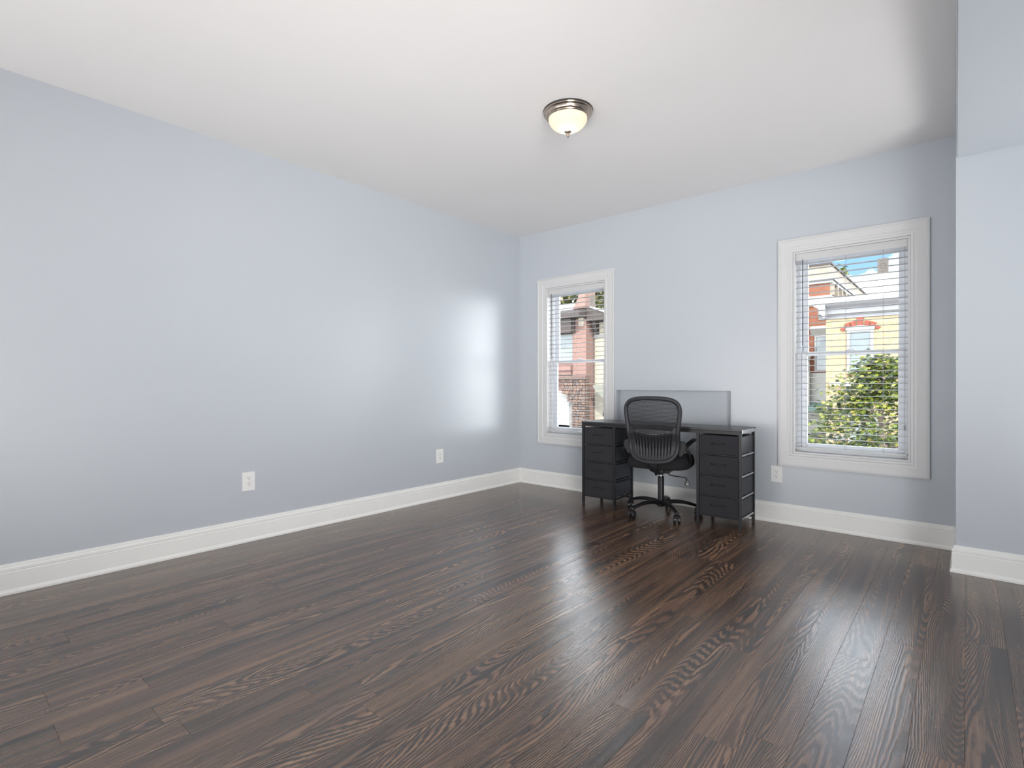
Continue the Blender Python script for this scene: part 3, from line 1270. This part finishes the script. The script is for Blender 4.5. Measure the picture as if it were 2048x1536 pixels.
def brick_mat(name, c1, c2, mort, bw, bh, mw, rough=.85, bias=0, bump=.5, tint=.15):
    m = bpy.data.materials.new(name)
    m.use_nodes = True
    t = m.node_tree
    l = t.links.new
    bs = t.nodes['Principled BSDF']
    bs.inputs['Roughness'].default_value = rough
    bs.inputs['Specular IOR Level'].default_value = .2
    tc = N(t, 'ShaderNodeTexCoord')
    sp = N(t, 'ShaderNodeSeparateXYZ')
    l(tc.outputs['Object'], sp.inputs[0])
    ad = N(t, 'ShaderNodeMath', operation='ADD')
    l(sp.outputs['X'], ad.inputs[0])
    l(sp.outputs['Y'], ad.inputs[1])
    cb = N(t, 'ShaderNodeCombineXYZ')
    l(ad.outputs[0], cb.inputs[0])
    l(sp.outputs['Z'], cb.inputs[1])
    bt = N(t, 'ShaderNodeTexBrick')
    bt.inputs['Scale'].default_value = 1
    bt.inputs['Brick Width'].default_value = bw
    bt.inputs['Row Height'].default_value = bh
    bt.inputs['Mortar Size'].default_value = mw
    bt.inputs['Mortar Smooth'].default_value = .3
    bt.inputs['Bias'].default_value = bias
    bt.inputs['Color1'].default_value = (*c1, 1)
    bt.inputs['Color2'].default_value = (*c2, 1)
    bt.inputs['Mortar'].default_value = (*mort, 1)
    l(cb.outputs[0], bt.inputs['Vector'])
    nz = N(t, 'ShaderNodeTexNoise', i_Scale=5.0, i_Detail=4.0)
    l(cb.outputs[0], nz.inputs['Vector'])
    rp = ramp(t, [(.3, (1 - tint,) * 3), (.7, (1 + tint,) * 3)], nz.outputs['Fac'])
    mx = N(t, 'ShaderNodeMix', data_type='RGBA', blend_type='MULTIPLY')
    mx.inputs['Factor'].default_value = 1
    l(bt.outputs['Color'], mx.inputs['A'])
    l(rp.outputs[0], mx.inputs['B'])
    l(mx.outputs['Result'], bs.inputs['Base Color'])
    bp = N(t, 'ShaderNodeBump', i_Strength=bump, i_Distance=.02, invert=True)
    l(bt.outputs['Fac'], bp.inputs['Height'])
    l(bp.outputs[0], bs.inputs['Normal'])
    return m


M_form = brick_mat("cream_formstone", (0.276, 0.217, 0.129), (0.244, 0.190, 0.112), (0.200, 0.152, 0.092), .62, .16, .012)
M_red = brick_mat('red_brick', (0.144, 0.053, 0.031), (0.125, 0.044, 0.028), (0.144, 0.079, 0.056), .22, .075, .008)
M_pale = mat('pale_stucco', (0.158, 0.135, 0.109), .9, noise=.14, nscale=2.5)
M_white = mat('white_painted_wood', (0.170, 0.170, 0.168), .6, noise=.04, nscale=4)
M_corn = mat('cornice_paint', (0.162, 0.163, 0.174), .55, noise=.03, nscale=4)
M_vous = mat('red_arch_stone', (0.142, 0.027, 0.016), .8, noise=.12, nscale=6)
M_gl = mat('far_window_glass', (0.066, 0.087, 0.100), .08, noise=.1, nscale=2)
M_glt = mat('far_window_shade', (0.092, 0.114, 0.122), .3, noise=.05, nscale=2)
M_teal = mat('teal_awning', (0.104, 0.158, 0.142), .7, noise=.06, nscale=3)
M_grey = mat('grey_garage_door', (0.098, 0.098, 0.098), .7, noise=.08, nscale=3)
M_brown = mat('brown_door', (0.082, 0.057, 0.046), .8, noise=.1, nscale=3)
M_mauve = mat('mauve_stucco', (0.142, 0.082, 0.069), .9, noise=.07, nscale=3)
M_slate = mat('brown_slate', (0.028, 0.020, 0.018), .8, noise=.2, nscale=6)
M_cream = mat('cream_wall_paint', (0.235, 0.213, 0.170), .85, noise=.05, nscale=2)
M_pillar = mat('white_masonry', (0.262, 0.256, 0.242), .85, noise=.05, nscale=2)


def far_window(root, x0, x1, z0, z1, y, frame=.06, rails=1, gl=None):
    b = MB()
    b.box(x0 - frame, x0, y - .06, y + .01, z0 - frame, z1 + frame)
    b.box(x1, x1 + frame, y - .06, y + .01, z0 - frame, z1 + frame)
    b.box(x0, x1, y - .06, y + .01, z1, z1 + frame)
    b.box(x0 - frame * .3, x1 + frame * .3, y - .10, y + .01, z0 - frame, z0)
    for k in range(rails):
        zc = z0 + (z1 - z0) * (k + 1) / (rails + 1)
        b.box(x0, x1, y - .03, y + .01, zc - .02, zc + .02)
    f = b.build('window', M_white, root)
    b = MB()
    b.box(x0, x1, y - .015, y - .002, z0, z1)
    b.build('pane', gl or M_gl, f)
    return f


# cream row house
ch = empty('cream_row_house', (0, 0, GZ))


def PB(b, name, m, root=ch, **k):
    """build a child given in world coordinates"""
    bmesh.ops.translate(b.bm, vec=-Vector(root.location), verts=b.bm.verts[:])
    return b.build(name, m, root, **k)


tag(ch, 'cream stone row house with white cornice and red arched window head', 'house')
b = MB()
b.box(-.656, 9.0, 20.0, 32.0, GZ, 4.0)
PB(b, 'wall', M_form)
b = MB()
cor = [(20.01, 3.60), (19.93, 3.62), (19.90, 3.72), (19.84, 3.78), (19.78, 3.80), (19.76, 3.95), (19.70, 4.02), (19.55, 4.10), (19.48, 4.16), (19.45, 4.28), (19.44, 4.38), (20.01, 4.42)]
b.prism(cor, 'x', -.90, 9.0)
PB(b, 'cornice', M_corn)
b = MB()
b.prism([(-.90, 4.42), (-1.12, 4.38), (-1.10, 4.24), (-.98, 4.10), (-.82, 4.0), (-.80, 3.82), (-.72, 3.76), (-.66, 3.62), (-.60, 3.62), (-.60, 4.42)], 'y', 19.46, 20.3)
PB(b, 'cornice_end', M_corn)
b = MB()
b.box(-.6, 9, 20.2, 32, 4.0, 4.2)
PB(b, 'roof', M_slate)


def shifted(fn, root):
    pre = set(bpy.data.objects)
    fn()
    for o in set(bpy.data.objects) - pre:
        if o.parent == root:
            o.location = -Vector(root.location)


def cream_windows():
    for xo in (0, 2.75, 5.5):
        far_window(ch, .18 + xo, .835 + xo, 1.55, 3.06, 20.0, frame=.11)
        b = MB()   # shallow arched head board
        top = [(.03 + xo + .95 * i / 8, 3.23 + .07 * math.sin(PI * i / 8)) for i in range(9)]
        b.prism([(.03 + xo, 3.13)] + top + [(.98 + xo, 3.13)], 'y', 19.90, 20.01)
        b.build('arch_board', M_white, ch)
        # seven stepped arch stones
        xc, zc = .505 + xo, 2.30
        hs = [1.12, 1.20, 1.20, 1.32, 1.20, 1.20, 1.12]
        ang = [122, 112, 102, 90, 78, 68, 58]
        for a, r2 in zip(ang, hs):
            wd = 4.3 if a != 90 else 5.0
            q = []
            r1 = .99
            for rr_, dd in ((r1, wd * .92), (r2, wd), (r2, -wd), (r1, -wd * .92)):
                q.append((xc + rr_ * math.cos(R(a + dd)), zc + rr_ * math.sin(R(a + dd))))
            b = MB()
            b.prism(q, 'y', 19.93, 20.01, bev=.008)
            b.build('arch_stone', M_vous, ch)
    # ground floor openings
    far_window(ch, .2, 1.0, -1.5, -.1, 20.0, frame=.09)
    b = MB()
    b.box(-.35, .02, 19.95, 20.02, -3.4, -1.0, bev=.01)
    b.build('door_panel', M_grey, ch)
    b = MB()
    b.box(1.3, 2.3, 19.93, 20.02, -3.4, -.9, bev=.01)
    b.build('door_panel', M_brown, ch)
    b = MB()
    b.box(-.5, 9, 19.85, 20.02, .95, 1.10, bev=.01)
    b.build('stone_course', M_pillar, ch)


shifted(cream_windows, ch)

# taller red brick building behind on the left
rb_ = empty('red_brick_building', (-6, 24, GZ))
tag(rb_, 'tall red brick building with pale parapet rising behind the cream house', 'building')
b = MB()
b.box(-3.95, -1.2, 24, 52, GZ, 6.0)
PB(b, 'wall', M_red, rb_)
b = MB()
b.box(-3.95, -1.17, 23.97, 52, 6.02, 6.62, bev=.02)
PB(b, 'parapet', M_pale, rb_)
b = MB()
b.box(-3.95, -1.0, 23.80, 52, 5.86, 6.02, bev=.03)
b.box(-3.95, -1.08, 23.88, 52, 5.74, 5.86, bev=.02)
PB(b, 'cornice', M_white, rb_)
b = MB()
b.box(-3.95, -1.10, 23.90, 52, 6.60, 6.70, bev=.02)
PB(b, 'coping', M_slate, rb_)
b = MB()
b.box(-3.95, -1.12, 23.92, 52, 4.72, 5.18, bev=.02)
PB(b, 'stone_band', M_pillar, rb_)
yy = 24.0
for k in range(14):
    b = MB()
    b.box(-1.2, -1.06, yy, yy + .32, 5.18, 5.75, bev=.01)
    PB(b, 'pilaster', M_pale, rb_)
    yy += 1.15 + .02 * k


def red_front():
    pass


b = MB()
b.box(-2.0, -1.30, 23.80, 24.0, 3.55, 3.75, bev=.02)
b.prism([(23.72, 3.72), (23.72, 3.60), (24.0, 3.30), (24.0, 3.75)], 'x', -1.98, -1.25)
PB(b, 'lintel', M_pillar, rb_)
pre = set(bpy.data.objects)
far_window(rb_, -1.75, -1.35, 1.7, 3.25, 24.0, frame=.08)
far_window(rb_, -3.6, -2.9, 1.7, 3.25, 24.0, frame=.08)
for o in set(bpy.data.objects) - pre:
    if o.parent == rb_: o.location = -Vector(rb_.location)
b = MB()
b.box(-3.95, -1.19, 23.9, 24.0, GZ, 1.55)
PB(b, 'lower_front', M_pillar, rb_)
b = MB()
b.prism([(23.9, .15), (23.9, -.05), (23.1, -.25), (23.1, -.10)], 'x', -3.4, -1.2)
PB(b, 'awning', M_teal, rb_)
b = MB()
b.box(-1.95, -1.25, 23.84, 23.91, -2.4, -1.25, bev=.01)
PB(b, 'garage_door', M_grey, rb_)
b = MB()
b.lathe([(0, 1.6), (.10, 1.6), (.12, 1.9), (.08, 2.1), (.16, 2.3), (.10, 2.5), (.05, 2.62), (.12, 2.75), (0, 2.85)], 10, (-2.05, 23.6, 0))
b.box(-2.15, -1.95, 23.5, 23.7, -.05, 1.6)
PB(b, 'finial_post', M_pillar, rb_)
# weeds on the parapet
rw = random.Random(5)
b = MB()
for k in range(60):
    p = Vector((-1.15 + rw.uniform(-.15, .15), 27.2 + rw.gauss(0, .35), 6.70 + abs(rw.gauss(0, .16))))
    d = Vector((rw.uniform(-1, 1), rw.uniform(-1, 1), rw.uniform(-.4, 1))).normalized() * .16
    e = d.cross(Vector((rw.uniform(-1, 1), rw.uniform(-1, 1), rw.uniform(-1, 1)))).normalized() * .05
    b.face([p - d, p - e, p + d, p + e])


def leaf_mat(name, stops):
    m = bpy.data.materials.new(name)
    m.use_nodes = True
    t = m.node_tree
    bs = t.nodes['Principled BSDF']
    ge = N(t, 'ShaderNodeNewGeometry')
    r = ramp(t, stops, ge.outputs['Random Per Island'])
    t.links.new(r.outputs[0], bs.inputs['Base Color'])
    bs.inputs['Roughness'].default_value = .45
    tr = N(t, 'ShaderNodeBsdfTranslucent')
    t.links.new(r.outputs[0], tr.inputs[0])
    mx = N(t, 'ShaderNodeMixShader')
    mx.inputs[0].default_value = .35
    t.links.new(bs.outputs[0], mx.inputs[1])
    t.links.new(tr.outputs[0], mx.inputs[2])
    t.links.new(mx.outputs[0], t.nodes['Material Output'].inputs[0])
    return m


M_leaf = leaf_mat('maple_leaf', [(0, (.007, .014, .004)), (.40, (.022, .038, .006)), (.66, (.075, .110, .012)), (.88, (.19, .21, .025)), (.985, (.24, .20, .04)), (1, (.18, .045, .03))])
M_leaf2 = leaf_mat('far_leaf', [(0, (0.026, 0.033, 0.011)), (.5, (0.066, 0.081, 0.026)), (.8, (0.132, 0.132, 0.044)), (1, (0.184, 0.132, 0.066))])
M_bark = mat('bark', (.12, .09, .07), .9, noise=.3, nscale=8)
PB(b, 'parapet_weeds', M_leaf, rb_)['kind'] = 'stuff'

# street tree
tx, ty = 2.27, 8.9
tree = empty('street_tree', (tx, ty, GZ + .0))
tag(tree, 'small leafy green street tree seen through the larger window', 'tree')
tr_ = random.Random(21)
b = MB()
b.tube([(0, 0, 0), (.03, .02, 1.2), (-.02, 0, 2.4), (.04, .03, 3.4), (0, 0, 4.4), (.02, 0, 5.0)], [.11, .09, .075, .055, .03, .012], 10)
b.build('trunk', M_bark, tree, smooth=True)


def crown_r(h):   # h 0..1 from bottom to top
    return 1.45 * (math.sin(PI * min(1, h * .92 + .08) ** .8)) ** .7 * (1 - .15 * h)


tips = []
for k in range(26):
    h0 = .25 + .65 * k / 26
    a = k * 2.4
    zb_ = 1.8 + 2.9 * k / 26
    rr_ = crown_r(k / 26 * .85 + .08) * .85
    p0 = Vector((0, 0, zb_))
    p1 = Vector((rr_ * .5 * math.cos(a), rr_ * .5 * math.sin(a), zb_ + .35))
    p2 = Vector((rr_ * math.cos(a + .1), rr_ * math.sin(a + .1), zb_ + .55))
    b = MB()
    b.tube([p0, p1, p2], [.022, .013, .005], 6)
    b.build('branch', M_bark, tree)
    tips.append((p0, p1, p2))
leafshape = [(0, -.5), (.12, -.20), (.45, -.25), (.30, .02), (.50, .22), (.20, .20), (0, .55), (-.20, .20), (-.50, .22), (-.30, .02), (-.45, -.25), (-.12, -.20)]


def add_leaf(bm_, p, size, nrm, rn):
    q = nrm.to_track_quat('Z', 'Y').to_matrix() @ Matrix.Rotation(rn.uniform(0, 2 * PI), 3, 'Z')
    c = bm_.bm.verts.new(p)
    vs = [bm_.bm.verts.new(p + q @ Vector((x * size, y * size, -.12 * size * (abs(x) * 2) ** 2))) for x, y in leafshape]
    for i in range(len(vs)):
        bm_.bm.faces.new((c, vs[i], vs[(i + 1) % len(vs)]))


b = MB()
cl_centres = []
for k in range(300):
    h_ = tr_.random()
    a = tr_.uniform(0, 2 * PI)
    rr_ = crown_r(h_) * (tr_.random() ** .35)
    cl_centres.append(Vector((rr_ * math.cos(a), rr_ * math.sin(a) * .9, 1.7 + 3.55 * h_)))
for cpt in cl_centres:
    n_ = tr_.randint(20, 42)
    sp_ = tr_.uniform(.11, .22)
    for _ in range(n_):
        p = cpt + Vector((tr_.gauss(0, sp_), tr_.gauss(0, sp_), tr_.gauss(0, sp_ * .6)))
        nm = Vector((tr_.gauss(0, .5), tr_.gauss(0, .5) - .35, 1)).normalized()
        add_leaf(b, p, tr_.uniform(.07, .125), nm, tr_)
b.build('foliage', M_leaf, tree)['kind'] = 'stuff'

# mauve house with stone ground floor, far left
mh = empty('mauve_corner_house', (-14, 20, GZ))
tag(mh, 'mauve stucco house with brown roof and rubble stone pier, across the street', 'house')
b = MB()
b.box(-22, -12.05, 20.35, 30, GZ, 5.0)
PB(b, 'wall', M_mauve, mh)
b = MB()
b.box(-12.92, -12.03, 20.0, 20.40, 1.45, 4.6, bev=.02)
PB(b, 'pier', M_mauve, mh)
b = MB()
b.box(-12.45, -12.10, 19.85, 20.1, 4.15, 4.75, bev=.04)
PB(b, 'bracket', M_pale, mh)
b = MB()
b.box(-20, -12.72, 19.55, 20.34, 3.82, 4.60, bev=.02)  # dark box standing in for the shade under the eave
PB(b, 'eave_shade_box', M_slate, mh)
# deep eave
b = MB()
b.prism([(19.25, 4.62), (19.25, 4.92), (20.3, 5.20), (22, 5.3), (22, 4.9), (20.3, 4.62)], 'x', -20, -11.95)
PB(b, 'eave', M_slate, mh)
b = MB()
b.prism([(-12.85, 5.15), (-12.0, 5.15), (-12.0, 5.4), (-12.0, 7.2), (-12.35, 7.2), (-12.50, 5.7)], 'y', 19.9, 20.9, bev=.02)
PB(b, 'gable_stack', M_mauve, mh)
b = MB()
b.box(-20, -12.9, 20.3, 20.9, 5.20, 5.55)
PB(b, 'white_parapet', M_pillar, mh)
pre = set(bpy.data.objects)
far_window(mh, -14.2, -13.02, 2.35, 3.75, 20.35, frame=.09, gl=M_glt)
far_window(mh, -14.2, -13.25, -1.3, .3, 20.30, frame=.16, gl=M_glt)
for o in set(bpy.data.objects) - pre:
    if o.parent == mh: o.location = -Vector(mh.location)
b = MB()
b.box(-14.6, -12.95, 19.85, 20.36, 1.75, 2.05, bev=.03)
b.box(-14.5, -13.0, 19.95, 20.36, 1.55, 1.75, bev=.02)
PB(b, 'window_sill', M_mauve, mh)
b = MB()
b.box(-15.5, -11.95, 19.80, 20.36, 1.28, 1.48, bev=.03)
PB(b, 'stone_cap', mat('stone_cap_brown', (.085, .055, .046), .9, noise=.2, nscale=6), mh)
b = MB()
b.box(-15.5, -13.25, 20.2, 20.34, -1.6, .62)
PB(b, 'white_surround', M_pillar, mh)
b = MB()
b.box(-12.03 - .9, -12.04, 19.98, 20.34, GZ, 1.28)
b.prism([(-13.6, 1.28), (-13.6, .62), (-13.25, .40), (-13.02, .10), (-12.90, -.2), (-12.90, 1.28)], 'y', 19.98, 20.34)
PB(b, 'stone_backing', mat('mortar_brown', (.05, .035, .03), .95, noise=.2, nscale=9), mh)
st = random.Random(8)
M_stone = []
for i, c_ in enumerate([(.085, .058, .048), (.115, .075, .058), (.065, .048, .045), (.10, .075, .066), (.13, .078, .058)]):
    M_stone.append(mat('rubble_stone_%s' % ['brown', 'tan', 'dark', 'grey', 'red'][i], c_, .95, noise=.25, nscale=10))
b = MB()
z_ = -3.6
while z_ < 1.24:
    hgt = st.uniform(.11, .19)
    hgt = min(hgt, 1.26 - z_)
    xl = -12.90 if z_ < .0 else (-13.22 if z_ < .45 else -13.58)
    x_ = xl
    while x_ < -12.08:
        wd = min(st.uniform(.12, .30), -12.03 - x_)
        if -12.03 - x_ - wd < .08: wd = -12.03 - x_
        b.box(x_ + .012, x_ + wd - .012, 19.90 - st.uniform(0, .05), 19.99, z_ + .012, z_ + hgt - .012, bev=.02, seg=1, mi=st.randint(0, 4))
        x_ += wd
    # side face of the pier
    y_ = 19.98
    while y_ < 20.30:
        wd = min(st.uniform(.15, .3), 20.34 - y_)
        b.box(-12.05, -12.0 + st.uniform(0, .03), y_ + .01, y_ + wd - .01, z_ + .012, z_ + hgt - .012, bev=.015, seg=1, mi=st.randint(0, 4))
        y_ += wd
    z_ += hgt
PB(b, 'rubble_stones', M_stone, mh)['kind'] = 'stuff'

# cream painted house next to it
wh = empty('cream_painted_house', (-8.5, 21, GZ))
tag(wh, 'cream painted house with dark sloping eave, right of the mauve house', 'house')
b = MB()
b.box(-11.98, -4.0, 20.8, 32, GZ, 4.45)
PB(b, 'wall', M_cream, wh)
b = MB()
b.prism([(-11.93, 5.10), (-11.6, 5.12), (-10.4, 4.62), (-4, 4.62), (-4, 4.42), (-11.93, 4.42)], 'y', 19.9, 24)
PB(b, 'eave', M_slate, wh)
b = MB()
b.prism([(-11.7, 5.20), (-10.3, 4.70), (-4, 4.70), (-4, 4.63), (-10.4, 4.63), (-11.7, 5.13)], 'y', 19.85, 24)
PB(b, 'gutter', M_white, wh)
for k in range(10):
    b = MB()
    xx = -11.9 + .75 * k
    b.prism([(20.79, 3.75), (20.55, 3.95), (20.35, 4.42), (20.79, 4.42)], 'x', xx, xx + .22)
    PB(b, 'bracket', M_corn if k % 2 else M_slate, wh)
b = MB()
b.box(-12.0, -4, 20.72, 20.81, 3.55, 3.72, bev=.01)
PB(b, 'frieze', M_white, wh)
pre = set(bpy.data.objects)
for xw in (-10.95, -8.8, -6.6):
    far_window(wh, xw, xw + .9, 1.9, 3.35, 20.8, frame=.12, gl=M_glt)
for o in set(bpy.data.objects) - pre:
    if o.parent == wh: o.location = -Vector(wh.location)
b = MB()
b.prism([(-11.55, .98), (-11.50, .78), (-10.8, .15), (-9.6, .15), (-9.0, .78), (-8.95, .98)], 'y', 19.9, 20.8, bev=.02)
PB(b, 'bay_hood', mat('grey_green_wood', (.12, .12, .10), .8, noise=.1, nscale=4), wh)

# trees behind the left houses
for i, (cx_, cy_, cz_, rx_, rz_, lab) in enumerate((
        (-28.2, 38, 9.0, 4.2, 3.8, 'bushy green tree above the roof of the mauve house'),
        (-19.6, 38, 8.8, 4.2, 4.0, 'yellowing tree above the eave of the cream painted house'))):
    tt = empty('background_tree', (cx_, cy_, GZ))
    tag(tt, lab, 'tree', 'trees behind the houses')
    b = MB()
    b.tube([(0, 0, 0), (.1, 0, 4), (0, 0, cz_ - GZ)], [.25, .2, .08], 8)
    b.build('trunk', M_bark, tt, smooth=True)
    b = MB()
    rn = random.Random(40 + i)
    for k in range(7500):
        v = Vector((rn.gauss(0, 1), rn.gauss(0, 1), rn.gauss(0, 1))).normalized() * (rn.random() ** .25)
        p = Vector((v.x * rx_, v.y * rx_ * .7, v.z * rz_ + cz_ - GZ))
        s_ = rn.uniform(.16, .30)
        d = Vector((rn.uniform(-1, 1), rn.uniform(-1, 1), rn.uniform(-1, 1))).normalized()
        e = d.cross(Vector((rn.uniform(-1, 1), rn.uniform(-1, 1), rn.uniform(-1, 1)))).normalized()
        b.face([p - d * s_, p - e * s_ * .5, p + d * s_, p + e * s_ * .5])
    b.build('foliage', M_leaf2, tt)['kind'] = 'stuff'
